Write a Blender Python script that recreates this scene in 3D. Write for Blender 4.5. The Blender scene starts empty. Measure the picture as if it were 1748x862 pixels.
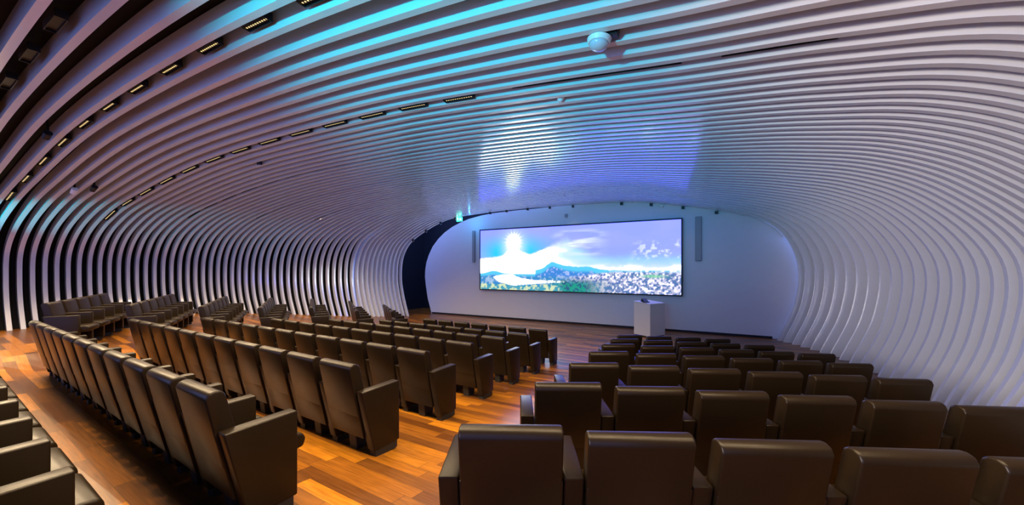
import bpy, bmesh, math, random
import numpy as np
from mathutils import Vector, Matrix

random.seed(3)
C = bpy.context.scene.collection
SC = bpy.context.scene
TH = math.radians(27.2)          # the hall's axis, turned from the camera's axis
ZO = 2.58                        # camera height above the stage floor
U_WALL = 15.85                   # distance of the stage wall along the hall's axis
AX = (math.sin(TH), math.cos(TH)); BX = (math.cos(TH), -math.sin(TH))


def W(u, v, z):                  # hall coordinates (along, across, up from eye level) -> world
    return Vector((u*AX[0] + v*BX[0], u*AX[1] + v*BX[1], z + ZO))


def UV(x, y):
    return x*AX[0] + y*AX[1], x*BX[0] + y*BX[1]


# ---------------------------------------------------------------- camera, world, exposure
cam = bpy.data.objects.new('camera', bpy.data.cameras.new('camera'))
C.objects.link(cam)
cam.location = (0, 0, ZO)
cam.rotation_euler = (math.pi/2, 0, 0)
cam.data.sensor_width = 36
cam.data.lens = 36*600/1748
cam.data.shift_y = -0.5*(862 - 2*458)/1748
cam.data.clip_start = 0.05
SC.camera = cam
SC.view_settings.view_transform = 'Standard'
SC.view_settings.look = 'None'
SC.view_settings.gamma = 1
SC.view_settings.use_curve_mapping = False
SC.view_settings.exposure = 0.58
SC.cycles.use_denoising = True
SC.cycles.max_bounces = 8
SC.cycles.diffuse_bounces = 5
SC.cycles.sample_clamp_indirect = 6

wd = bpy.data.worlds.new('world'); SC.world = wd; wd.use_nodes = True
wd.node_tree.nodes['Background'].inputs[0].default_value = (0.22, 0.35, 0.98, 1)
wd.node_tree.nodes['Background'].inputs[1].default_value = 1.5

WARM = (1.0, 0.74, 0.44)
P_TRACK = 115.0                   # watts of one warm lamp in a light module
P_TEAL = 1150.0
P_TEAL_SIDE = 250.0
SCREEN_GAIN = 0.70
P_REAR_FILL = 2650.0
P_RIM = 6.0


def lamp(name, kind, loc, energy, color, target=None, parent=None, **kw):
    d = bpy.data.lights.new(name, kind); d.energy = energy; d.color = color
    for k, x in kw.items(): setattr(d, k, x)
    o = bpy.data.objects.new(name, d); C.objects.link(o); o.location = loc
    if target is not None:
        o.rotation_euler = (Vector(target) - Vector(loc)).to_track_quat('-Z', 'Y').to_euler()
    if parent is not None: o.parent = parent
    return o


# teal washers at the back of the hall that graze the near ribs
lamp('teal_wash_light', 'SPOT', W(-1.6, -2.6, 1.35), P_TEAL, (0.0, 0.80, 1.0), W(3.2, -2.9, 3.1),
     spot_size=math.radians(75), spot_blend=0.9, shadow_soft_size=0.10)
lamp('teal_side_light', 'SPOT', W(0.2, -14.6, 0.75), P_TEAL_SIDE, (0.0, 0.80, 1.0), W(3.2, -15.4, 1.5),
     spot_size=math.radians(40), spot_blend=0.8, shadow_soft_size=0.08)


lamp('added_rear_fill', 'SPOT', W(-4.0, -3.2, 1.0), P_REAR_FILL, (1.0, .86, .68), W(7.0, 4.6, 1.0),
     spot_size=math.radians(44), spot_blend=0.8, shadow_soft_size=0.8)  # added fill lamp behind the viewer, brightens the sides of the right ribs


# ---------------------------------------------------------------- materials
def mat(name, base, rough=0.5, metal=0.0, spec=0.5, noise=None, emit=None, estr=0.0):
    m = bpy.data.materials.new(name); m.use_nodes = True
    nt = m.node_tree; b = nt.nodes['Principled BSDF']
    b.inputs['Base Color'].default_value = (*base, 1)
    b.inputs['Roughness'].default_value = rough
    b.inputs['Metallic'].default_value = metal
    b.inputs['Specular IOR Level'].default_value = spec
    if noise:
        scale, amt, bump = noise
        tc = nt.nodes.new('ShaderNodeTexCoord')
        n = nt.nodes.new('ShaderNodeTexNoise'); n.inputs['Scale'].default_value = scale
        n.inputs['Detail'].default_value = 4
        nt.links.new(tc.outputs['Object'], n.inputs['Vector'])
        mx = nt.nodes.new('ShaderNodeMix'); mx.data_type = 'RGBA'
        mx.inputs[6].default_value = (*[c*(1 - amt) for c in base], 1)
        mx.inputs[7].default_value = (*[min(1, c*(1 + amt)) for c in base], 1)
        nt.links.new(n.outputs['Fac'], mx.inputs[0]); nt.links.new(mx.outputs[2], b.inputs['Base Color'])
        if bump:
            bp = nt.nodes.new('ShaderNodeBump'); bp.inputs['Strength'].default_value = bump
            bp.inputs['Distance'].default_value = 0.002
            nt.links.new(n.outputs['Fac'], bp.inputs['Height']); nt.links.new(bp.outputs['Normal'], b.inputs['Normal'])
    if emit:
        b.inputs['Emission Color'].default_value = (*emit, 1)
        b.inputs['Emission Strength'].default_value = estr
    return m


M_RIB = mat('white_lacquer', (0.70, 0.715, 0.745), 0.20, spec=0.9, noise=(6, 0.02, 0))
_b = M_RIB.node_tree.nodes['Principled BSDF']
_b.inputs['Coat Weight'].default_value = 0.8; _b.inputs['Coat Roughness'].default_value = 0.15; _b.inputs['Coat IOR'].default_value = 1.7
M_WALL = mat('white_paint', (0.70, 0.71, 0.77), 0.75, spec=0.3, noise=(3, 0.02, 0.05))
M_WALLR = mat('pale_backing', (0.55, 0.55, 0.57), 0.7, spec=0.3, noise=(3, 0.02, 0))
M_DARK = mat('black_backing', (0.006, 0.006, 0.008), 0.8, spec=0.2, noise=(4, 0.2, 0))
M_NAVY = mat('dark_navy_wall', (0.012, 0.014, 0.022), 0.6, spec=0.3, noise=(2, 0.15, 0))
M_LEATHER = mat('dark_brown_leather', (0.012, 0.0072, 0.0034), 0.34, spec=0.18, noise=(60, 0.12, 0.15))
M_PLINTH = mat('black_plinth', (0.008, 0.008, 0.008), 0.6, noise=(20, 0.1, 0))
M_BLACK = mat('black_metal', (0.012, 0.012, 0.014), 0.45, metal=0.3, noise=(30, 0.1, 0))
M_LED = mat('warm_led', (0.9, 0.7, 0.3), 0.4, emit=(1.0, 0.70, 0.28), estr=0.9)
def led_dots(m, pitch=.046, rad=.0115, strength=1.1):
    nt = m.node_tree; N = nt.nodes; L = nt.links; b = N['Principled BSDF']
    b.inputs['Base Color'].default_value = (.02, .02, .02, 1)
    tc = N.new('ShaderNodeTexCoord'); sp = N.new('ShaderNodeSeparateXYZ'); L.new(tc.outputs['Object'], sp.inputs[0])

    def mth(op, a, c=None):
        n = N.new('ShaderNodeMath'); n.operation = op
        for i, x in enumerate((a, c)):
            if x is None: continue
            if isinstance(x, (int, float)): n.inputs[i].default_value = x
            else: L.new(x, n.inputs[i])
        return n.outputs[0]
    fx = mth('MULTIPLY', mth('SUBTRACT', mth('FRACT', mth('DIVIDE', sp.outputs['X'], pitch)), .5), pitch)
    d2 = mth('ADD', mth('MULTIPLY', fx, fx), mth('MULTIPLY', sp.outputs['Y'], sp.outputs['Y']))
    L.new(mth('MULTIPLY', mth('LESS_THAN', d2, rad*rad), strength), b.inputs['Emission Strength'])


led_dots(M_LED)
M_SPK = mat('speaker_grey', (0.30, 0.31, 0.35), 0.5, noise=(120, 0.1, 0.1))
M_LECT = mat('lectern_white', (0.76, 0.72, 0.68), 0.5, noise=(5, 0.02, 0))
M_PLASTIC = mat('white_plastic', (0.78, 0.78, 0.80), 0.3, noise=(10, 0.02, 0))
M_DOME = mat('dome_glass', (0.55, 0.56, 0.66), 0.08, spec=0.8, noise=(10, 0.03, 0))
M_EXIT = mat('exit_green_glow', (0.0, 0.6, 0.4), 0.4, emit=(0.05, 0.95, 0.65), estr=2.5)
M_EXITW = mat('exit_white_glow', (0.9, 1.0, 0.95), 0.4, emit=(0.85, 1.0, 0.95), estr=4.0)
M_EXITDIM = mat('dim_exit_glow', (0.02, 0.05, 0.06), 0.4, emit=(0.08, 0.30, 0.32), estr=0.25)


def wood():
    m = bpy.data.materials.new('plank_floor'); m.use_nodes = True
    nt = m.node_tree; N = nt.nodes; L = nt.links; b = N['Principled BSDF']

    def math_(op, a, bb=None):
        n = N.new('ShaderNodeMath'); n.operation = op
        for i, x in enumerate((a, bb)):
            if x is None: continue
            if isinstance(x, (int, float)): n.inputs[i].default_value = x
            else: L.new(x, n.inputs[i])
        return n.outputs[0]
    tc = N.new('ShaderNodeTexCoord')
    mp = N.new('ShaderNodeMapping'); mp.inputs['Rotation'].default_value = (0, 0, math.radians(30.4))
    L.new(tc.outputs['Object'], mp.inputs['Vector'])
    sp = N.new('ShaderNodeSeparateXYZ'); L.new(mp.outputs[0], sp.inputs[0])
    row = math_('FLOOR', math_('DIVIDE', sp.outputs['Y'], 0.135))
    wr = N.new('ShaderNodeTexWhiteNoise'); wr.noise_dimensions = '1D'; L.new(row, wr.inputs['W'])
    xs = math_('DIVIDE', math_('ADD', sp.outputs['X'], math_('MULTIPLY', wr.outputs['Value'], 7.0)), 1.15)
    col = math_('FLOOR', xs)
    cv = N.new('ShaderNodeCombineXYZ'); L.new(row, cv.inputs[0]); L.new(col, cv.inputs[1])
    wn = N.new('ShaderNodeTexWhiteNoise'); wn.noise_dimensions = '2D'; L.new(cv.outputs[0], wn.inputs['Vector'])
    ramp = N.new('ShaderNodeValToRGB'); L.new(wn.outputs['Value'], ramp.inputs[0])
    e = ramp.color_ramp.elements
    e[0].position = 0.0; e[0].color = (0.095, 0.032, 0.006, 1)
    e[1].position = 1.0; e[1].color = (0.46, 0.180, 0.012, 1)
    x = e.new(0.35); x.color = (0.155, 0.058, 0.010, 1)
    x = e.new(0.7); x.color = (0.28, 0.102, 0.009, 1)
    # grain along the plank
    mg = N.new('ShaderNodeMapping'); mg.inputs['Scale'].default_value = (1.6, 26, 1)
    L.new(mp.outputs[0], mg.inputs['Vector'])
    ad = N.new('ShaderNodeVectorMath'); ad.operation = 'ADD'
    L.new(mg.outputs[0], ad.inputs[0]); L.new(wn.outputs['Color'], ad.inputs[1])
    ng = N.new('ShaderNodeTexNoise'); ng.inputs['Scale'].default_value = 2.2; ng.inputs['Detail'].default_value = 6
    L.new(ad.outputs[0], ng.inputs['Vector'])
    mx = N.new('ShaderNodeMix'); mx.data_type = 'RGBA'; mx.blend_type = 'MULTIPLY'
    L.new(ramp.outputs[0], mx.inputs[6])
    gr = N.new('ShaderNodeValToRGB'); L.new(ng.outputs['Fac'], gr.inputs[0])
    gr.color_ramp.elements[0].position = 0.3; gr.color_ramp.elements[0].color = (0.62, 0.58, 0.55, 1)
    gr.color_ramp.elements[1].position = 0.75; gr.color_ramp.elements[1].color = (1.2, 1.15, 1.1, 1)
    L.new(gr.outputs[0], mx.inputs[7]); mx.inputs[0].default_value = 1.0
    # joints
    fy = math_('FRACT', math_('DIVIDE', sp.outputs['Y'], 0.135)); fx = math_('FRACT', xs)
    j = math_('MAXIMUM', math_('LESS_THAN', fy, 0.022), math_('LESS_THAN', fx, 0.004))
    m2 = N.new('ShaderNodeMix'); m2.data_type = 'RGBA'
    L.new(j, m2.inputs[0]); L.new(mx.outputs[2], m2.inputs[6]); m2.inputs[7].default_value = (0.03, 0.015, 0.008, 1)
    L.new(m2.outputs[2], b.inputs['Base Color'])
    b.inputs['Roughness'].default_value = 0.32
    b.inputs['Specular IOR Level'].default_value = 0.42
    return m


M_WOOD = wood()


# ---------------------------------------------------------------- mesh helpers
def link(name, bm, m, parent=None, smooth=False, angle=None):
    me = bpy.data.meshes.new(name); bm.normal_update(); bm.to_mesh(me); bm.free()
    me.materials.append(m)
    if smooth:
        for p in me.polygons: p.use_smooth = True
        if angle: me.set_sharp_from_angle(angle=angle)
    o = bpy.data.objects.new(name, me); C.objects.link(o)
    if parent is not None: o.parent = parent
    return o


def box_bm(x0, x1, y0, y1, z0, z1, bev=0.0, seg=2, bm=None):
    b = bm or bmesh.new()
    r = bmesh.ops.create_cube(b, size=1.0)
    for v in r['verts']:
        v.co = Vector(((x0+x1)/2 + v.co.x*(x1-x0), (y0+y1)/2 + v.co.y*(y1-y0), (z0+z1)/2 + v.co.z*(z1-z0)))
    if bev:
        es = {e for v in r['verts'] for e in v.link_edges}
        bmesh.ops.bevel(b, geom=list(es), offset=bev, segments=seg, profile=0.5, affect='EDGES')
    return b


def prism_x(poly, x0, x1, bev=0.0, seg=2, bm=None):
    """polygon in (y, z), pushed out along x"""
    b = bm or bmesh.new()
    a = [b.verts.new((x0, y, z)) for y, z in poly]; c = [b.verts.new((x1, y, z)) for y, z in poly]
    n = len(poly); fs = [b.faces.new(a), b.faces.new(c[::-1])]
    for i in range(n): fs.append(b.faces.new((a[i], c[i], c[(i+1) % n], a[(i+1) % n])))
    bmesh.ops.recalc_face_normals(b, faces=fs)
    if bev:
        bmesh.ops.bevel(b, geom=list({e for f in fs for e in f.edges}), offset=bev, segments=seg, profile=0.5, affect='EDGES')
    return b


def cyl_bm(r1, r2, z0, z1, seg=24, bm=None, cx=0, cy=0):
    b = bm or bmesh.new()
    bmesh.ops.create_cone(b, cap_ends=True, segments=seg, radius1=r1, radius2=r2, depth=z1-z0,
                          matrix=Matrix.Translation((cx, cy, (z0+z1)/2)))
    return b


def tag(o, label, cat, group=None):
    o['label'] = label; o['category'] = cat
    if group: o['group'] = group
    return o


def struct(o):
    o['kind'] = 'structure'; return o


def thing(name, label, cat, loc=(0, 0, 0), rotz=0, group=None):
    o = bpy.data.objects.new(name, None); C.objects.link(o)
    o.location = loc; o.rotation_euler = (0, 0, rotz); o.empty_display_size = 0.1
    return tag(o, label, cat, group)


def dup(root):
    r = root.copy(); C.objects.link(r)
    for ch in root.children:
        c = ch.copy(); C.objects.link(c); c.parent = r
        for g in ch.children:
            d = g.copy(); C.objects.link(d); d.parent = c
    return r


def ordinal(n):
    return ['first', 'second', 'third', 'fourth', 'fifth', 'sixth', 'seventh', 'eighth', 'ninth', 'tenth',
            'eleventh', 'twelfth'][n-1]


def nth(n):
    s = 'th' if 10 <= n % 100 <= 20 else {1: 'st', 2: 'nd', 3: 'rd'}.get(n % 10, 'th')
    return '%d%s' % (n, s)


# ---------------------------------------------------------------- the ribbed shell
S = 1.05
KEYI = [-1.5, 6.5, 26.0, 45.0, 53.0]
VZ_T = [(-15.6, -1.70), (-15.9, -.9), (-16.0, -.3), (-15.95, .4), (-15.6, .95), (-14.8, 1.50), (-13.0, 2.0),
        (-10.2, 2.56), (-5.5, 2.87), (-2.3, 2.75), (-.2, 2.53), (1.4, 2.32), (2.45, 2.0), (3.3, 1.45), (4.3, .2),
        (4.25, -1.0), (3.75, -1.95)]
VZ_E = [(-12.85, -2.46), (-13.2, -1.26), (-13.32, -.42), (-13.21, .54), (-12.78, 1.25), (-11.93, 1.83),
        (-10.71, 2.36), (-8.8, 2.62), (-5.5, 2.76), (-2.15, 2.69), (-.11, 2.34), (1.41, 1.96), (2.25, 1.61),
        (2.79, 1.09), (3.14, .1), (3.05, -1.24), (2.58, -2.57)]
WR = [0]*9 + [.15, .4, .65, .85, 1, 1, 1, 1]      # how far each station follows the right bulge
WL = [1, 1, 1, 1, 1, .9, .65, .3] + [0]*9
U_T1 = [1.73, 1.73, 1.73, 1.74, 1.80, 1.92, 2.03, 2.17, 2.36, 2.46, 2.50, 2.45, 2.35, 2.3, 2.2, 2.2, 2.2]
U_T2 = [3.45, 3.45, 3.45, 3.46, 3.52, 3.66, 3.84, 4.17, 4.68, 4.88, 4.86, 4.76, 4.55, 4.45, 4.3, 4.3, 4.3]
U_26 = [7.64, 7.64, 7.64, 7.66, 7.72, 7.85, 8.08, 8.5, 9.2, 9.4, 9.35, 9.2, 8.95, 8.7, 8.3, 8.25, 8.2]
U_45 = [11.73, 11.73, 11.73, 11.75, 11.8, 11.95, 12.2, 12.5, 13.05, 13.7, 14.2, 14.5, 14.7, 14.8, 14.9, 14.9, 14.85]
U_53 = [13.5, 13.48, 13.47, 13.48, 13.52, 13.65, 13.85, 14.2, 14.75, 15.5, 16.1, 16.5, 16.7, 16.8, 16.9, 16.9, 16.8]
UK = np.array([U_T1, U_T2, U_26, U_45, U_53])
VL_I = [-1.5, 6.5, 13, 25, 34, 43, 53]; VL_V = [-15.3, -15.9, -16.2, -15.9, -15.0, -13.9, -13.32]
VR_I = [-1.5, 6.5, 15, 26, 31, 36, 40, 43, 45, 53]; VR_V = [4.3, 4.3, 4.36, 4.38, 4.36, 4.22, 3.85, 3.42, 3.14, 3.14]


def pchip(xs, ys, x):
    xs = np.asarray(xs, float); ys = np.asarray(ys, float); n = len(xs)
    h = np.diff(xs); d = np.diff(ys)/h
    m = np.zeros(n); m[0] = d[0]; m[-1] = d[-1]
    for i in range(1, n-1):
        if d[i-1]*d[i] > 0:
            w1 = 2*h[i] + h[i-1]; w2 = h[i] + 2*h[i-1]
            m[i] = (w1 + w2)/(w1/d[i-1] + w2/d[i])
    if x <= xs[0]: return ys[0] + m[0]*(x - xs[0])
    if x >= xs[-1]: return ys[-1] + m[-1]*(x - xs[-1])
    i = int(np.searchsorted(xs, x) - 1); t = (x - xs[i])/h[i]
    return ((1+2*t)*(1-t)**2*ys[i] + t*(1-t)**2*h[i]*m[i] + t*t*(3-2*t)*ys[i+1] + t*t*(t-1)*h[i]*m[i+1])


def floor_z(u, v):
    s0 = min(1, max(0, (v + 3.2)/2.0)); s0 = s0*s0*(3 - 2*s0)
    s = 0.1125 + (0.1015 - 0.1125)*s0
    x, y = u*AX[0] + v*BX[0], u*AX[1] + v*BX[1]
    # the side block left of the second aisle lies a little higher
    d = ((x + 8.4)*5.2 - (y - 6.2)*5.1)/7.28
    r = min(1, max(0, (-d - 0.1)/0.9)); r = r*r*(3 - 2*r)
    w = (x + 9.18)*.863 + (y - 6.83)*.505 - .3
    zb = max(-1.62 - s*max(u, 1.1), -2.58); zf = max(-1.65 - .104*max(w, -.3), -2.58)
    return zb + (zf - zb)*r


def stations(i):
    """17 control points (u, v, z) of rib i, scaled to the hall"""
    if i < -2: i = -2.15 + (i + 2)*1.28               # the nearest ribs stand wider apart
    elif i < -1: i = -2.15 + (i + 2)*1.0
    elif i < 0: i = i*1.15
    f = min(1.0, max(0.0, (i - 6.5)/(47 - 6.5)))
    g = min(1.0, max(-0.15, f))
    vl = pchip(VL_I, VL_V, max(i, -1.5)); vr = pchip(VR_I, VR_V, max(i, -1.5))
    vl0 = VZ_T[2][0] + (VZ_E[2][0] - VZ_T[2][0])*g; vr0 = VZ_T[14][0] + (VZ_E[14][0] - VZ_T[14][0])*g
    out = []
    for j in range(17):
        v = VZ_T[j][0] + (VZ_E[j][0] - VZ_T[j][0])*g + WL[j]*(vl - vl0) + WR[j]*(vr - vr0)
        z = VZ_T[j][1] + (VZ_E[j][1] - VZ_T[j][1])*g
        u = pchip(KEYI, UK[:, j], i)
        out.append([u*S, v*S, z*S])
    for a, b in ((0, 1), (16, 15)):                  # bring both feet to the floor
        fz = floor_z(out[a][0], out[a][1])
        out[a][2] = fz
    return np.array(out)


def spline(P, n=8):
    P = np.asarray(P); Q = np.vstack([2*P[0]-P[1], P, 2*P[-1]-P[-2]]); out = []
    for i in range(1, len(Q)-2):
        p0, p1, p2, p3 = Q[i-1], Q[i], Q[i+1], Q[i+2]
        d1 = np.linalg.norm(p1-p0)**.5 + 1e-9; d2 = np.linalg.norm(p2-p1)**.5 + 1e-9; d3 = np.linalg.norm(p3-p2)**.5 + 1e-9
        m1 = (p1-p0)/d1 - (p2-p0)/(d1+d2) + (p2-p1)/d2
        m2 = (p2-p1)/d2 - (p3-p1)/(d2+d3) + (p3-p2)/d3
        for k in range(n):
            t = k/n
            out.append((2*t**3-3*t*t+1)*p1 + (t**3-2*t*t+t)*m1*d2 + (-2*t**3+3*t*t)*p2 + (t**3-t*t)*m2*d2)
    out.append(Q[-2])
    return np.array(out)


NS = 8
DEPTH_ST = [.14, .14, .14, .15, .18, .24, .29, .31, .31, .31, .31, .30, .29, .28, .27, .27, .27]


def frame(P):
    T = np.gradient(P, axis=0); T /= np.linalg.norm(T, axis=1)[:, None]
    N = np.stack([np.zeros(len(P)), -T[:, 2], T[:, 1]], 1)          # outward in the (v, z) plane
    N /= np.linalg.norm(N, axis=1)[:, None]
    B = np.cross(T, N); B /= np.linalg.norm(B, axis=1)[:, None]
    N = np.cross(B, T); 
    return T, N, B


def depth_at(k):
    t = k/NS; j = min(15, int(t)); return DEPTH_ST[j] + (DEPTH_ST[j+1]-DEPTH_ST[j])*(t-j)


def rib_mesh(i):
    P = spline(stations(i), NS); T, N, B = frame(P)
    keep = P[:, 0] < U_WALL - 0.02
    w = 0.043
    bm = bmesh.new(); prev = None; rings = []
    for k in range(len(P)):
        if not keep[k]: break
        d = depth_at(k)
        ring = []
        for sb, sd in ((-1, 0), (1, 0), (1, 1), (-1, 1)):
            q = P[k] + B[k]*w*sb + N[k]*d*sd
            q[0] = min(q[0], U_WALL - 0.005)
            if k in (0, len(P)-1): q[2] = P[k][2]
            ring.append(bm.verts.new(W(*q)))
        rings.append(ring)
        if prev:
            for a in range(4):
                b = (a+1) % 4
                bm.faces.new((prev[a], prev[b], ring[b], ring[a]))
        prev = ring
    bm.faces.new(rings[0]); bm.faces.new(rings[-1][::-1])
    bmesh.ops.recalc_face_normals(bm, faces=bm.faces)
    return bm


RIB_MIN, RIB_MAX = -8, 53


def lofted(name, i_list, k0, k1, off, m, thick=0.06):
    """backing behind the ribs between spline samples k0..k1"""
    bm = bmesh.new(); grid = []
    for i in i_list:
        P = spline(stations(i), NS); T, N, B = frame(P); row = []
        for k in range(k0, k1+1):
            q = P[k] + N[k]*(depth_at(k) + off)
            if k in (0, len(P)-1): q[2] = P[k][2]
            q[0] = min(q[0], U_WALL + 1.5)
            q2 = q + N[k]*thick
            row.append((bm.verts.new(W(*q)), bm.verts.new(W(*q2))))
        grid.append(row)
    for a in range(len(grid)-1):
        for c in range(len(grid[0])-1):
            for s in (0, 1):
                f = (grid[a][c][s], grid[a+1][c][s], grid[a+1][c+1][s], grid[a][c+1][s])
                bm.faces.new(f if s == 0 else f[::-1])
    n, mm = len(grid)-1, len(grid[0])-1
    edge = [grid[0][c] for c in range(mm+1)] + [grid[a][mm] for a in range(1, n+1)] + \
           [grid[n][c] for c in range(mm-1, -1, -1)] + [grid[a][0] for a in range(n-1, 0, -1)]
    for a in range(len(edge)):
        b = edge[(a+1) % len(edge)]
        bm.faces.new((edge[a][0], edge[a][1], b[1], b[0]))
    bmesh.ops.recalc_face_normals(bm, faces=bm.faces)
    return struct(link(name, bm, m, smooth=False))


IL = [RIB_MIN-1] + list(np.linspace(RIB_MIN, 42.6, 24))
# floor
bm = bmesh.new()
us = np.concatenate([[-4.5, -2], np.linspace(0, 12, 61), [14, 16, 18.6]]); vs = np.linspace(-19, 6.6, 70)
top = [[bm.verts.new(W(u, v, floor_z(u, v))) for v in vs] for u in us]
for a in range(len(us)-1):
    for b in range(len(vs)-1):
        bm.faces.new((top[a][b], top[a+1][b], top[a+1][b+1], top[a][b+1]))
bmesh.ops.recalc_face_normals(bm, faces=bm.faces)
for f in bm.faces:
    if f.normal.z < 0: f.normal_flip()
r = bmesh.ops.extrude_face_region(bm, geom=bm.faces[:])
for v in [x for x in r['geom'] if isinstance(x, bmesh.types.BMVert)]: v.co.z -= 0.25
bmesh.ops.recalc_face_normals(bm, faces=bm.faces)
struct(link('floor', bm, M_WOOD))

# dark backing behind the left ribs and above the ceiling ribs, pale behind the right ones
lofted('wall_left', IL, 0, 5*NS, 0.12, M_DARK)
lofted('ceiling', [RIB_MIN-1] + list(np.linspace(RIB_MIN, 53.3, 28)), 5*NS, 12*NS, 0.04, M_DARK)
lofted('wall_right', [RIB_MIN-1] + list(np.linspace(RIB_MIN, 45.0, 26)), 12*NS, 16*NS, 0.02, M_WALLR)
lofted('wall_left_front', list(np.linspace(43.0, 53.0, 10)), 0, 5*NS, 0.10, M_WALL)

# stage wall with its rounded left end
outl = [(-13.35, -2.58), (-13.37, -2.5), (-13.62, -1.75), (-13.76, -1.02), (-13.83, -.5), (-13.81, -.1), (-13.72, .35),
        (-13.54, .78), (-13.26, 1.25), (-12.86, 1.67), (-12.40, 2.02), (-11.88, 2.30), (-11.30, 2.52), (-10.78, 2.67),
        (-10.0, 2.80), (-9.32, 2.87), (-7.95, 2.92), (-6.67, 2.93), (-5.47, 2.96), (-4.35, 3.02), (-2.3, 3.1), (0, 2.8),
        (1.7, 2.4), (2.7, 1.95), (3.3, 1.3), (3.6, .4), (3.62, -.4), (3.5, -1.4), (3.3, -2.58)]
bm = bmesh.new()
a = [bm.verts.new(W(U_WALL, v, z)) for v, z in outl]; b = [bm.verts.new(W(U_WALL + 0.22, v, z)) for v, z in outl]
bm.faces.new(a); bm.faces.new(b[::-1])
for i in range(len(a)): bm.faces.new((a[i], b[i], b[(i+1) % len(a)], a[(i+1) % len(a)]))
bmesh.ops.recalc_face_normals(bm, faces=bm.faces)
struct(link('wall_front', bm, M_WALL))
# low skirting at the foot of the stage wall
bm = bmesh.new()
q = [(-13.3, 0), (2.6, 0)]
vs8 = [bm.verts.new(W(u, v, z)) for u in (U_WALL-0.025, U_WALL-0.002) for v in (-13.3, 2.6) for z in (-2.58, -2.50)]
bmesh.ops.convex_hull(bm, input=vs8)
struct(link('baseboard_front', bm, M_NAVY))
# dark passage behind the stage wall
def wall_box(name, u0, u1, v0, v1, z0, z1, m):
    bm = bmesh.new()
    vv = [bm.verts.new(W(u, v, z)) for u in (u0, u1) for v in (v0, v1) for z in (z0, z1)]
    bmesh.ops.convex_hull(bm, input=vv)
    return struct(link(name, bm, m))
wall_box('wall_rear', 17.9, 18.1, -17.0, 5.5, -2.58, 4.2, M_NAVY)
wall_box('wall_passage', 13.9, 17.9, -15.9, -15.7, -2.58, 4.2, M_NAVY)

# plain rear end of the hall behind the viewer, open to the foyer
wall_box('wall_left_rear', -4.5, 0.5, -17.0, -16.85, -1.80, 3.62, M_NAVY)
wall_box('wall_right_rear', -4.5, 0.4, 5.0, 5.15, -1.80, 3.62, M_NAVY)
wall_box('ceiling_rear', -4.5, 0.6, -16.85, 5.0, 3.50, 3.62, M_NAVY)

# ---------------------------------------------------------------- the white ribs, each on its own
for i in range(RIB_MIN, RIB_MAX+1):
    o = link('curved_rib', rib_mesh(i), M_RIB)
    n = RIB_MAX - i + 1
    if n == 1: lb = 'white curved rib framing the dark passage, last one before the stage wall'
    elif i >= 44: lb = 'white curved rib standing close to its neighbours near the stage, %s from the stage opening' % nth(n)
    elif i >= 7: lb = 'white curved rib with dark gap beside it, %s counted back from the stage opening' % nth(n)
    else: lb = 'broad white curved rib overhead near the viewer, %s counted back from the stage opening' % nth(n)
    tag(o, lb, 'rib', 'white ribs arching over the hall')

# ---------------------------------------------------------------- LED wall
VS0, VS1, ZS0, ZS1 = -9.93, -0.41, -1.08, 1.975
US = U_WALL - 0.16
NX, NZ = 440, 142


def value_noise(rng, nx, nz, sx, sz, octv=4):
    out = np.zeros((nz, nx)); amp = 1; tot = 0
    X, Z = np.meshgrid(np.linspace(0, 1, nx), np.linspace(0, 1, nz))
    for o in range(octv):
        gx, gz = int(sx*2**o) + 2, int(sz*2**o) + 2
        g = rng.random((gz+1, gx+1))
        fx, fz = X*(gx-1), Z*(gz-1); ix, iz = fx.astype(int), fz.astype(int); tx, tz = fx-ix, fz-iz
        tx, tz = tx*tx*(3-2*tx), tz*tz*(3-2*tz)
        out += amp*((g[iz, ix]*(1-tx)+g[iz, ix+1]*tx)*(1-tz) + (g[iz+1, ix]*(1-tx)+g[iz+1, ix+1]*tx)*tz)
        tot += amp; amp *= .5
    return out/tot


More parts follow.
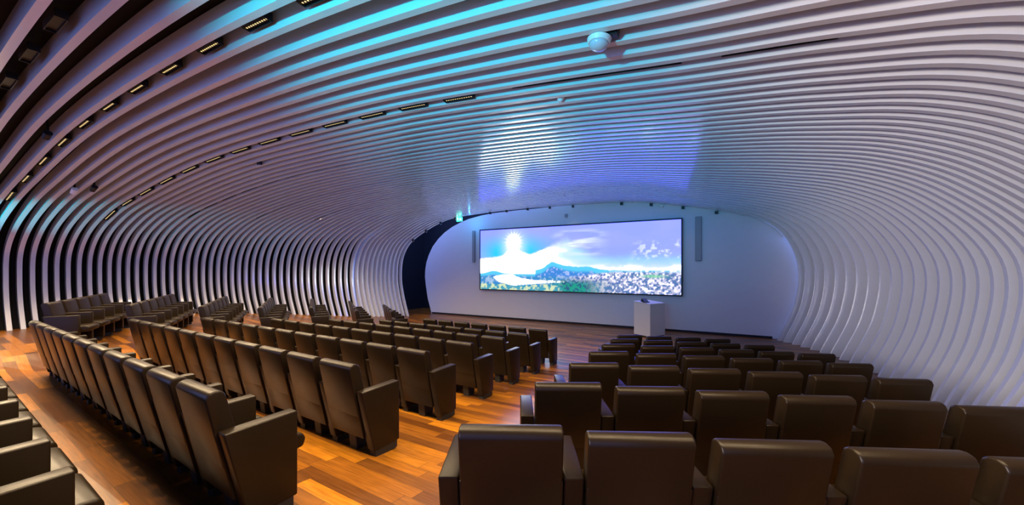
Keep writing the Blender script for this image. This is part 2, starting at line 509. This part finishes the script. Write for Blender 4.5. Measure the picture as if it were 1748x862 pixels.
def screen_picture():
    rng = np.random.default_rng(7)
    s, t = np.meshgrid(np.linspace(0, 1, NX), np.linspace(0, 1, NZ))      # t: 0 bottom, 1 top
    A = 3.1
    n1 = value_noise(rng, NX, NZ, 5, 3); n2 = value_noise(rng, NX, NZ, 14, 6); n3 = value_noise(rng, NX, NZ, 80, 26, 3)
    n4 = value_noise(rng, NX, NZ, 130, 42, 2)

    def mix(a, b, f): return a*(1-f[..., None]) + np.array(b)*f[..., None]

    def sm(x, a, b): q = np.clip((x-a)/(b-a), 0, 1); return q*q*(3-2*q)
    img = np.zeros((NZ, NX, 3)) + np.array([.32, .39, 1.0])               # lavender blue sky
    img = mix(img, (.38, .42, 1.0), sm(n1, .45, .7)*.7)
    # cyan wedge around the sun
    wedge = np.exp(-((s-.2)/.16)**2)*sm(t, .40, .58)*(1-sm(t, .62, .98))
    img = mix(img, (.0, .62, .98), np.clip(wedge*1.5, 0, 1))
    # low bright cloud bank, rising to the right of the sun
    edge = np.interp(s, [0, .08, .14, .17, .24, .30, .33, .42, .5, .57, .63, .7, 1], [.52, .53, .57, .64, .64, .56, .60, .72, .77, .62, .50, .44, .42])
    edge = edge + .07*(n2-.5) + .03*(n3-.5)
    soft = .02 + .10*sm(s, .36, .55)
    cl = 1 - sm(t, edge-soft, edge+soft)
    pale = sm(s, .36, .56)[..., None]*sm(t, .42, .55)[..., None]
    img = img*(1-cl[..., None]) + (np.array([.96, .97, .99])*(1-pale) + np.array([.45, .80, .99])*pale)*cl[..., None]
    wisp = np.clip((value_noise(rng, NX, NZ, 6, 12) - .5)*5, 0, 1)*sm(s, .40, .5)*(1-sm(s, .58, .72))*sm(t, .5, .6)*(1-sm(t, .85, .97))
    img = mix(img, (.82, .90, 1.0), wisp*.8)
    band = np.exp(-(((t-.44)/.08)**2))*sm(s, .45, .6)
    img = mix(img, (.30, .72, 1.0), np.clip(band*(.45+n2*.8), 0, 1)*.75)
    puff = .7*sm(n3, .50, .66)*sm(n2, .45, .6)*sm(s, .78, .86)*sm(t, .42, .5)*(1-sm(t, .66, .76))
    img = mix(img, (.85, .92, 1.0), puff)
    hor = np.exp(-(((t-.36)/.05)**2))*sm(s, .5, .7)*sm(n2, .42, .6)
    img = mix(img, (.92, .95, 1.0), hor)
    # the sun
    ang = np.arctan2(t-.80, (s-.205)*A); rad = np.hypot((s-.205)*A, t-.80)
    rays = .125 + .022*np.sin(ang*18) + .018*np.sin(ang*31+1)
    img = mix(img, (1, 1, .98), 1-sm(rad, rays*.55, rays*1.45))
    img = mix(img, (.75, .93, 1), np.exp(-(rad/.20)**2)*.6)
    img = mix(img, (1, 1, 1), np.exp(-((s-.205)/.05)**2)*sm(t, .3, .5)*(1-sm(t, .7, .95)))
    # far mountain and hills
    mtn = .325 + .115*np.exp(-((s-.42)/.045)**2) + .06*np.exp(-((s-.50)/.06)**2) + .05*np.exp(-((s-.60)/.05)**2)
    mtn += .02*(n3-.5) - .05*sm(s, .7, .8)*0
    mtn = np.where(s < .33, .262 + .05*np.exp(-((s-.085)/.05)**2), mtn)
    mm = 1-sm(t, mtn-.012, mtn+.012)
    img = mix(img, (.10, .62, .90), mm)
    low = 1-sm(t, mtn-.10+.05*(n2-.5), mtn-.04)
    img = mix(img, (.05, .25, .72), low*(s > .0))
    img = mix(img, (.50, .60, .95), low*sm(n3, .55, .68)*.8)
    # lake
    lo_ = np.interp(s, [.08, .115, .19, .22, .29, .48, .52], [.21, .13, .075, .075, .10, .14, .155]) + .02*(n3-.5)
    hi_ = np.interp(s, [.08, .13, .20, .22, .25, .32, .48, .52], [.21, .245, .255, .22, .19, .165, .165, .155]) + .012*(n3-.5)
    lake = sm(t, lo_-.008, lo_+.008)*(1-sm(t, hi_-.008, hi_+.008))*sm(s, .08, .085)*(1-sm(s, .47, .52))
    # town and trees in the foreground
    fg = 1-sm(t, .20 + .08*sm(s, .5, .75), .25 + .08*sm(s, .5, .75))
    city = np.clip((n4-.36)*3.4, 0, 1)
    town = np.stack([.10+.78*city, .20+.64*city, .46+.46*city], -1)
    tint = value_noise(rng, NX, NZ, 60, 20, 2)[..., None]
    town = town*(1-.22*tint*np.array([.7, .8, .1]))
    f = (fg*sm(s, .42, .56))[..., None]
    img = img*(1-f) + town*f
    wst = (fg*(1-sm(s, .42, .56)))
    img = mix(img, (.04, .26, .62), wst)
    img = mix(img, (.45, .62, .85), wst*sm(n3, .5, .66)*.8)
    img = mix(img, (.98, .99, 1), lake)
    tr = np.exp(-((s-.53)/.10)**2)*(1-sm(t, .05+.12*n4, .12+.14*n4))
    img = mix(img, (.01, .33, .24), np.clip(tr*1.3, 0, 1))
    img = mix(img, (.02, .10, .22), np.clip(tr*1.3, 0, 1)*sm(n4, .5, .62))
    sh = (1-sm(t, .03+.07*n3, .07+.07*n3))*(1-sm(s, .42, .5))
    img = mix(img, (.06, .36, .50), sh); img = mix(img, (.70, .80, .50), sh*sm(n3, .52, .64))
    fld = np.exp(-((s-.89)/.045)**2 - ((t-.245)/.018)**2)
    img = mix(img, (.22, .75, .35), np.clip(fld*1.2, 0, 1)*.8)
    farw = np.exp(-((t-.315)/.022)**2)*sm(s, .70, .8)*sm(n3, .48, .6)
    img = mix(img, (.85, .9, 1), farw*.9)
    img = np.clip(img, 0, 1)
    return img*(1 + 3.6*sm(img, .86, 1.0) + 3.2*sm(img.min(-1), .70, .95)[..., None])          # the diodes of the bright areas are far brighter than the rest


scr = thing('video_wall', 'wide bright video wall showing a lake, mountain and town under a blazing sun', 'screen',
            W(US, (VS0+VS1)/2, ZS0))
scr.rotation_euler = (0, 0, -TH)
wS, hS = VS1-VS0, ZS1-ZS0
bm = box_bm(-wS/2-.045, wS/2+.045, 0.012, 0.15, -.045, hS+.045, .006, 1)
link('screen_housing', bm, M_BLACK, scr)
bm = bmesh.new()
for (x0, x1, z0, z1) in ((-wS/2-.05, wS/2+.05, hS, hS+.06), (-wS/2-.05, wS/2+.05, -.05, 0), (-wS/2-.05, -wS/2, 0, hS), (wS/2, wS/2+.06, 0, hS)):
    box_bm(x0, x1, -0.02, 0.03, z0, z1, .004, 1, bm)
link('screen_frame', bm, M_BLACK, scr)
pic = screen_picture()
me = bpy.data.meshes.new('screen_panel')
xs = np.linspace(-wS/2, wS/2, NX); zs = np.linspace(0, hS, NZ)
verts = [(x, 0, z) for z in zs for x in xs]
faces = [(r*NX+c, r*NX+c+1, (r+1)*NX+c+1, (r+1)*NX+c) for r in range(NZ-1) for c in range(NX-1)]
me.from_pydata(verts, [], faces)
ca = me.color_attributes.new('picture', 'FLOAT_COLOR', 'POINT')
ca.data.foreach_set('color', np.concatenate([pic, np.ones((NZ, NX, 1))], -1).astype(np.float32).ravel())
ms = bpy.data.materials.new('lit_screen'); ms.use_nodes = True
nt = ms.node_tree; bs = nt.nodes['Principled BSDF']
at = nt.nodes.new('ShaderNodeAttribute'); at.attribute_name = 'picture'
bs.inputs['Base Color'].default_value = (.01, .01, .01, 1); bs.inputs['Roughness'].default_value = .5
nt.links.new(at.outputs['Color'], bs.inputs['Emission Color']); bs.inputs['Emission Strength'].default_value = SCREEN_GAIN
me.materials.append(ms)
so = bpy.data.objects.new('screen_panel', me); C.objects.link(so); so.parent = scr
so['label'] = 'lit picture of a lake with mountains and a town'

# ---------------------------------------------------------------- column speakers on the stage wall
for v, z0, z1, lb in ((-10.40, 0.31, 2.01, 'slim grey column speaker on the stage wall left of the video wall'),
                      (0.20, 0.28, 2.05, 'slim grey column speaker on the stage wall right of the video wall')):
    t = thing('column_speaker', lb, 'speaker', W(U_WALL, v, z0), -TH, 'column speakers on the stage wall')
    h = z1-z0; hw = .075 if v < 0 else .11
    link('speaker_cabinet', box_bm(-hw, hw, -.15, -.03, 0, h, .02, 3), M_SPK, t, True, .6)
    link('speaker_grille', box_bm(-hw+.015, hw-.015, -.158, -.15, .03, h-.03, .003, 1), M_SPK, t)
    bm = bmesh.new()
    for zz in (.25, h-.25): box_bm(-.03, .03, -.03, 0, zz-.05, zz+.05, .004, 1, bm)
    link('wall_bracket', bm, M_BLACK, t)

# ---------------------------------------------------------------- lectern
lx, ly = 5.11, 13.0
t = thing('lectern', 'white box lectern standing on the stage below the video wall', 'lectern', (lx, ly, 0), math.radians(30))
# local: corner at origin, right face along +x, left face along +y
bm = bmesh.new()
pr = [(0, 0.05), (.75, 0.05), (.75, 1.30), (0, 1.24)]
link('lectern_body', prism_x([(0.0, 0.04), (.75, .04), (.75, 1.29), (.0, 1.23)], 0, .85, .006, 1), M_LECT, t)
link('lectern_top', prism_x([(-.015, 1.232), (.765, 1.294), (.765, 1.319), (-.015, 1.257)], -.015, .865, .004, 1), M_LECT, t)
link('plinth', box_bm(.03, .82, .03, .72, 0, .04), M_PLINTH, t)
t2 = thing('tablet', 'small dark tablet lying on the top of the white lectern', 'tablet', (0, 0, 0))
t2.matrix_world = t.matrix_basis @ Matrix.Translation((.16, .36, 1.315)) @ Matrix.Rotation(math.radians(12), 4, 'X')
link('tablet_body', box_bm(-.16, .16, -.10, .10, -.008, .01, .004, 1), M_BLACK, t2)
link('tablet_stand', prism_x([(-.08, .01), (.09, .01), (.09, .10)], -.12, .12, .004, 1), M_BLACK, t2)

# ---------------------------------------------------------------- seats
ARM = [(.066, .727), (.543, .727), (.543, .075), (.212, .075)]


def make_seat(extra_left):
    t = bpy.data.objects.new('auditorium_seat', None); C.objects.link(t); t.empty_display_size = 0.1
    Y0 = -0.3
    # upholstered back: leans back 12 degrees, rounded top
    top = [(0.005, .955), (0.022, .988), (0.055, 1.0), (.090, .995), (.118, .975), (.128, .94)]
    low = [(.230, .50), (.245, .44), (.110, .44)]
    bm = prism_x([(y+Y0, z) for y, z in top+low], -.265, .265, .014, 3)
    link('backrest', bm, M_LEATHER, t, True, .7)
    # rear shell running down behind the seat
    bm = prism_x([(.054+Y0, .715), (.085+Y0, .715), (.205+Y0, .20), (.166+Y0, .20)], -.266, .266, .006, 2)
    link('back_shell', bm, M_LEATHER, t, True, .6)
    bm = prism_x([(.17+Y0, .37), (.16+Y0, .45), (.20+Y0, .475), (.60+Y0, .49), (.655+Y0, .475), (.675+Y0, .43), (.655+Y0, .37), (.40+Y0, .345)], -.262, .262, .02, 3)
    link('seat_cushion', bm, M_LEATHER, t, True, .7)
    link('seat_base', prism_x([(.24+Y0, .0), (.40+Y0, .0), (.46+Y0, .35), (.20+Y0, .36)], -.06, .06, .006, 1), M_PLINTH, t)
    for sx in ((1, -1) if extra_left else (1,)):
        xa, xb = sorted((sx*.271, sx*.379))
        arm = link('armrest', prism_x([(y+Y0, z) for y, z in ARM], xa, xb, .012, 3), M_LEATHER, t, True, .6)
        link('plinth', box_bm(xa+.008, xb-.008, .235+Y0, .515+Y0, 0, .08), M_PLINTH, arm)
    return t


seat_plain = make_seat(False); seat_end = make_seat(True)
used = {'plain': False, 'end': False}


def place_seat(x, y, rz, scale, end, label, group):
    """x, y: the rear top edge of the back, at mid width"""
    key = 'end' if end else 'plain'; src = seat_end if end else seat_plain
    o = dup(src) if used[key] else src
    used[key] = True
    fx, fy = -math.sin(rz), math.cos(rz)
    px, py = x + fx*.3*scale, y + fy*.3*scale
    fz = floor_z(*UV(px, py)) + ZO
    # keep the plinths from sinking where the ramp rises behind
    o.location = (px, py, fz); o.rotation_euler = (0, 0, rz); o.scale = (scale,)*3
    tag(o, label, 'seat', group)
    return o


ROWN = ['rearmost row', 'second-last row', 'third-last row', 'middle row', 'third row', 'second row', 'front row']
# right block: rows nearly square to the camera
NR = [6, 6, 6, 6, 6, 5, 4]
for k in range(7):
    px = -.272 + .462*k - .0055*k*k; py = 1.746 + 1.035*k - .01009*k*k
    a = -.022 + .012*k
    for n in range(NR[k]):
        x = px + .265*math.cos(a); y = py + .265*math.sin(a)
        if n == 0: lb = 'dark leather aisle seat with free left arm, %s, right block' % ROWN[k]
        else: lb = 'dark leather seat seen from behind, %s from the aisle, %s, right block' % (ordinal(n+1), ROWN[k])
        place_seat(x, y, a, 1.0, n == 0, lb, 'seats of the right block')
        px += .65*math.cos(a); py += .65*math.sin(a); a -= .021*.65
# middle block: straight rows running away to the left
NL = [11, 11, 11, 10, 9, 8, 7]
SL = .97
for k in range(7):
    a = -.53 + .003*k
    px = SL*(-2.498 + .401*k + .01497*k*k); py = SL*(2.595 + 1.172*k + .00215*k*k)
    for n in range(NL[k]):
        qx = px - n*.65*SL*math.cos(a); qy = py - n*.65*SL*math.sin(a)
        x = qx + .265*SL*math.cos(a); y = qy + .265*SL*math.sin(a)
        last = n == NL[k]-1
        if n == 0: lb = 'brown leather aisle seat showing its full side panel, %s, middle block' % ROWN[k]
        elif last: lb = 'brown leather seat at the far left end, %s, middle block' % ROWN[k]
        else: lb = 'brown leather seat, %s from the aisle panel, %s, middle block' % (ordinal(n+1), ROWN[k])
        place_seat(x, y, a, SL, last, lb, 'seats of the middle block')
# row beside the viewer, bottom left corner
a = -.53
fx, fy = -math.sin(a), math.cos(a); rx, ry = math.cos(a), math.sin(a)
bx, by = -2.29 - rx*.3155 - fx*.527, 1.835 - ry*.3155 - fy*.527
for n in range(-1, 8):
    x, y = bx - rx*n*.6305, by - ry*n*.6305
    lb = 'brown leather seat in the bottom left corner row, %s from the viewer' % ordinal(n+2)
    place_seat(x, y, a, SL, n == 7, lb, 'seats of the bottom left row')
# far left block, faces visible
FAR = [(-9.18, 6.83), (-8.4, 7.6), (-7.5, 8.37), (-6.68, 9.2), (-5.96, 10.3), (-4.83, 10.8), (-3.72, 11.06)]
NF = [5, 6, 6, 6, 6, 6, 5]
for k, (x0, y0) in enumerate(FAR):
    phi = .60 - .022*k
    dx, dy = -math.sin(phi), math.cos(phi)
    rz = phi - math.pi/2
    for n in range(NF[k]):
        x = x0 + dx*(n+.42)*.63; y = y0 + dy*(n+.42)*.63
        lb = 'dark leather seat below the left ribs, %s from the aisle, %s, far left block' % (ordinal(n+1), ROWN[k])
        place_seat(x, y, rz, SL, n == NF[k]-1, lb, 'seats of the far left block')

# ---------------------------------------------------------------- ceiling light modules in the rib gaps
class Gap:
    def __init__(s, i):
        s.P = spline(stations(i), 24); s.T, s.N, s.B = frame(s.P)
        s.L = np.concatenate([[0], np.cumsum(np.linalg.norm(np.diff(s.P, axis=0), axis=1))])

    def at_v(s, v):
        k = 5*24 + int(np.argmin(np.abs(s.P[5*24:12*24, 1] - v))); return s.L[k]

    def at(s, l):
        k = min(len(s.L)-2, int(np.searchsorted(s.L, l)-1)); f = (l-s.L[k])/(s.L[k+1]-s.L[k])
        return tuple(A[k]+(A[k+1]-A[k])*f for A in (s.P, s.T, s.N, s.B))

    def pixel(s, x, lo=4, hi=13):
        best = None
        for k in range(lo*24, hi*24):
            w = W(*s.P[k]); px = 874 + 600*w.x/w.y if w.y > .2 else 1e9
            if best is None or abs(px-x) < best[0]: best = (abs(px-x), k)
        return s.L[best[1]]


def D(v):                                             # direction from hall to world
    return Vector((v[0]*AX[0]+v[1]*BX[0], v[0]*AX[1]+v[1]*BX[1], v[2]))


def mount(o, g, l, off):
    p, T, N, B = g.at(l)
    p = p + N*off
    X, Z = D(T).normalized(), D(N).normalized(); Y = Z.cross(X).normalized(); X = Y.cross(Z)
    m = Matrix((X, Y, Z)).transposed().to_4x4(); m.translation = W(*p)
    o.matrix_world = m


def module(g, l, half, label, group, lit, power, wid=.055, off=.05, drop=-.03):
    t = thing('linear_light', label, 'light', group=group)
    mount(t, g, l, off)
    bm = bmesh.new()
    box_bm(-half, half, -wid, wid, .03, .11, .004, 1, bm)
    for y in (-wid, wid-.01): box_bm(-half, half, y, y+.01, .0, .03, bm=bm)
    for x in (-half, half-.01): box_bm(x, x+.01, -wid, wid, .0, .03, bm=bm)
    link('housing', bm, M_BLACK, t)
    if lit:
        bm = box_bm(-half*.9, half*.9, -.022, .022, .016, .031)
        link('led_row', bm, M_LED, t)
        lamp('warm_lamp', 'SPOT', (0, 0, drop), power, WARM, parent=t, spot_size=math.radians(138), spot_blend=.6, shadow_soft_size=0)
    return t


G1 = Gap(-1.5); G2 = Gap(6.5); G3 = Gap(14.5); G4 = Gap(22.5); G5 = Gap(30.5); G0 = Gap(-4.5)
l = G1.pixel(437) - 12*1.1; end = G1.at_v(3.6); n = 0
while l < end:
    n += 1
    module(G1, l, .24, 'linear black light with warm diodes over the near seats, %s from the left wall' % nth(n),
           'light modules in the near ceiling gap', True, P_TRACK*1.2 if n > 4 else P_TRACK*.12)
    l += 1.1
l = G0.at_v(-13.0); end = G0.at_v(3.4); n = 0
while l < end:
    n += 1
    right = G0.at(l)[0][1] > .6  # the right-hand lamps are out of view, added to light the right wall
    t = module(G0, l, .24, 'black light box in the dark rear ceiling gap, %s from the left wall' % nth(n),
           'light modules in the rear ceiling gap', right, P_TRACK*.9, drop=-.12 if right else .012)
    if not right: lamp('warm_lamp', 'SPOT', (0, 0, -.03), P_TRACK*1.5, WARM, parent=t, spot_size=math.radians(120), spot_blend=.6, shadow_soft_size=0)
    l += 1.2
G6 = Gap(41.5); l = G6.at_v(-11.5); end = G6.at_v(1.5); n = 0  # modules added here to throw warm light on the stage wall
while l < end:
    n += 1
    module(G6, l, .2, 'short added light slot near the stage opening, %s from the left' % nth(n),
           'added light slots near the stage', True, P_RIM, .04)
    l += 1.9
l = G2.at_v(-15.0*S); end = G2.at_v(-2.9); n = 0
while l < end:
    n += 1
    module(G2, l, .30, 'linear light with tiny warm diodes in the middle ceiling gap, %s from the left wall' % nth(n),
           'light modules in the middle ceiling gap', True, P_TRACK if n > 3 else P_TRACK*.15, off=.0)
    l += 1.0
for x0, x1, lb in ((870, 1160, 'unlit black light channel in the ceiling gap above the screen glow'),
                   (1232, 1428, 'unlit black light channel in the ceiling gap at upper right')):
    a, b = G2.pixel(x0), G2.pixel(x1)
    module(G2, (a+b)/2, (b-a)/2, lb, 'unlit light channels', False, 0, .05)
for g, x0, x1, nm in ((G3, 330, 740, 'third'), (G4, 445, 700, 'fourth'), (G5, 545, 700, 'fifth')):
    a, b = g.pixel(x0), g.pixel(x1); n = 0; l = a
    while l < b:
        n += 1
        t = module(g, l, .34, 'short dark light slot, %s from the left in the %s ceiling gap' % (nth(n), nm),
                   'dark light slots in the farther ceiling gaps', False, 0, .05)
        if n % 2:
            lamp('warm_lamp', 'SPOT', (0, 0, -.03), P_TRACK, WARM, parent=t, spot_size=math.radians(138), spot_blend=.6, shadow_soft_size=0)
        l += .95

# ---------------------------------------------------------------- small devices
def hang(name, g, x, label, cat, off=0.0, group=None, lo=4, hi=13):
    t = thing(name, label, cat, group=group); mount(t, g, g.pixel(x, lo, hi), off); return t


# round detector dome with its black mounting box
t = hang('dome_camera', Gap(3.5), 1022, 'white round dome camera hanging from the ceiling ribs, upper middle', 'camera', 0.0)
bm = cyl_bm(.125, .145, -.055, -.006, 32); link('dome_collar', bm, M_PLASTIC, t, True, .6)
bm = bmesh.new(); bmesh.ops.create_uvsphere(bm, u_segments=24, v_segments=12, radius=.115)
for v in bm.verts: v.co.z = min(v.co.z, 0)*.7 - .055
link('dome_cover', bm, M_DOME, t, True)
link('mounting_box', box_bm(.0, .22, -.055, .055, -.004, .2, .006, 1), M_BLACK, t)

t = hang('smoke_detector', Gap(8.5), 957, 'small white smoke detector under the ceiling ribs', 'detector', 0.02)
link('detector_base', cyl_bm(.05, .07, -.02, .05, 20), M_PLASTIC, t, True, .6)
link('detector_head', cyl_bm(.03, .045, -.045, -.02, 20), M_PLASTIC, t, True, .6)

for i, x, lb in ((1.5, 128, 'white spotlight with black arm between the left ribs, lower of two'),
                 (2.5, 160, 'dark spotlight with black arm between the left ribs, upper of two'),
                 (-2.5, 80, 'black spotlight hanging between the nearest ribs at far left')):
    t = hang('spotlight', Gap(i), x, lb, 'spotlight', 0.05, 'spotlights between the ribs')
    link('arm', box_bm(-.02, .02, -.02, .02, -.08, .2, .004, 1), M_BLACK, t)
    bm = cyl_bm(.05, .06, -.09, .07, 20)
    bmesh.ops.rotate(bm, verts=bm.verts, cent=(0, 0, 0), matrix=Matrix.Rotation(math.radians(70), 3, 'Y'))
    bmesh.ops.translate(bm, verts=bm.verts, vec=(-.03, 0, -.10))
    link('lamp_head', bm, M_PLASTIC if x == 128 else M_BLACK, t, True, .6)
t = hang('ceiling_sensor', Gap(9.5), 447, 'tiny dark sensor under the ceiling ribs at left', 'sensor', 0.0)
link('sensor_body', box_bm(-.05, .05, -.04, .04, -.04, .06, .008, 2), M_BLACK, t)
link('sensor_lens', cyl_bm(.02, .028, -.06, -.04, 16), M_DOME, t, True, .6)

# small black spots along the rim of the last ribs
GE = Gap(52.6)


def rim_lamp(t):
    bpy.context.view_layer.update()
    o = lamp('rim_lamp', 'SPOT', (0, 0, 0), P_RIM, WARM, spot_size=math.radians(100), spot_blend=.8, shadow_soft_size=.0)
    p = t.matrix_world.translation
    o.parent = t; o.matrix_parent_inverse = t.matrix_world.inverted()
    u, v = UV(p.x, p.y); o.location = W(u - .25, v, p.z - ZO - .18)


RIM = [704, 726, 752, 778, 835, 867, 901, 938, 977]
for n, x in enumerate(RIM):
    t = hang('rim_spotlight', GE, x, 'tiny black spotlight on the stage opening rim, %s from the left' % ordinal(n+1), 'spotlight',
             -.012, 'tiny spotlights on the stage opening rim', lo=3, hi=10)
    link('spot_body', box_bm(-.05, .05, -.05, .05, -.11, -.006, .008, 2), M_BLACK, t)
    link('spot_lens', cyl_bm(.03, .03, -.118, -.11, 14), M_DOME, t)
    if n % 2 == 0: rim_lamp(t)
for n, (x, v, z) in enumerate(((1063, -2.75, 2.86), (1110, -1.55, 2.72), (1165, -.35, 2.50), (1222, .82, 2.22))):
    t = thing('rim_spotlight', 'tiny black spotlight at the top of the stage wall, %s of the four at right' % ordinal(n+1), 'spotlight',
              W(U_WALL-.09, v, z-.06), -TH, 'tiny spotlights at the top of the stage wall')
    link('spot_body', box_bm(-.055, .055, -.05, .085, -.05, .06, .008, 2), M_BLACK, t)
    link('spot_lens', cyl_bm(.03, .03, -.06, -.05, 14), M_DOME, t)
t = thing('wall_sensor', 'small pale motion sensor on the stage wall above the video wall', 'sensor', W(U_WALL, -5.27, 2.47), -TH)
link('sensor_body', box_bm(-.07, .07, -.09, 0, -.08, .08, .02, 3), M_SPK, t, True, .6)
link('sensor_lens', cyl_bm(.03, .04, -.12, -.08, 16), M_DOME, t, True, .6)
t = thing('wall_detector', 'small white dome at the top edge of the stage wall', 'detector', W(U_WALL, -1.13, 2.58), -TH)
link('detector_base', box_bm(-.07, .07, -.10, 0, .0, .05, .01, 2), M_PLASTIC, t, True, .6)
link('detector_head', cyl_bm(.03, .06, -.06, 0, 18, None, 0, -.05), M_PLASTIC, t, True, .6)

# lit exit sign at the top left of the stage opening
t = thing('exit_sign', 'glowing green exit sign at the upper left of the stage opening', 'sign', W(14.75, -10.6, 2.50), -TH)
link('sign_body', box_bm(-.17, .17, -.03, .03, -.10, .10, .008, 2), M_EXIT, t)
bm = bmesh.new()                                        # running figure and arrow
box_bm(-.11, -.07, -.036, -.03, -.01, .04, bm=bm); cyl_bm(.018, .018, -.003, .003, 12, bm)
pts = [(-.13, -.06), (-.10, -.06), (-.06, .0), (-.09, .0)]
a = [bm.verts.new((x, -.036, z)) for x, z in pts]; bm.faces.new(a)
for v in list(bm.verts)[8:8+24]: v.co = Vector((-.085 + v.co.x, -.036 + v.co.z*.5, .062 + v.co.y))
box_bm(.02, .09, -.036, -.03, -.012, .012, bm=bm)
a = [bm.verts.new((x, -.036, z)) for x, z in ((.09, -.045), (.135, 0), (.09, .045))]; bm.faces.new(a)
link('pictogram', bm, M_EXITW, t)
link('hanger', box_bm(-.015, .015, -.01, .01, .10, .30), M_BLACK, t)
lamp('wall_tint_lamp', 'POINT', (.35, .45, -.12), 8, (0.03, .42, 1.0), parent=t, shadow_soft_size=0)  # added blue lamp behind the sign, tints the stage wall
t = thing('door_sign', 'dim exit sign in the dark passage left of the stage wall', 'sign', W(17.85, -15.2, 0.02), -TH)
link('sign_body', box_bm(-.14, .14, -.04, 0, -.07, .07, .006, 1), M_EXITDIM, t)
link('sign_back', box_bm(-.15, .15, -.01, .02, -.08, .08), M_BLACK, t)
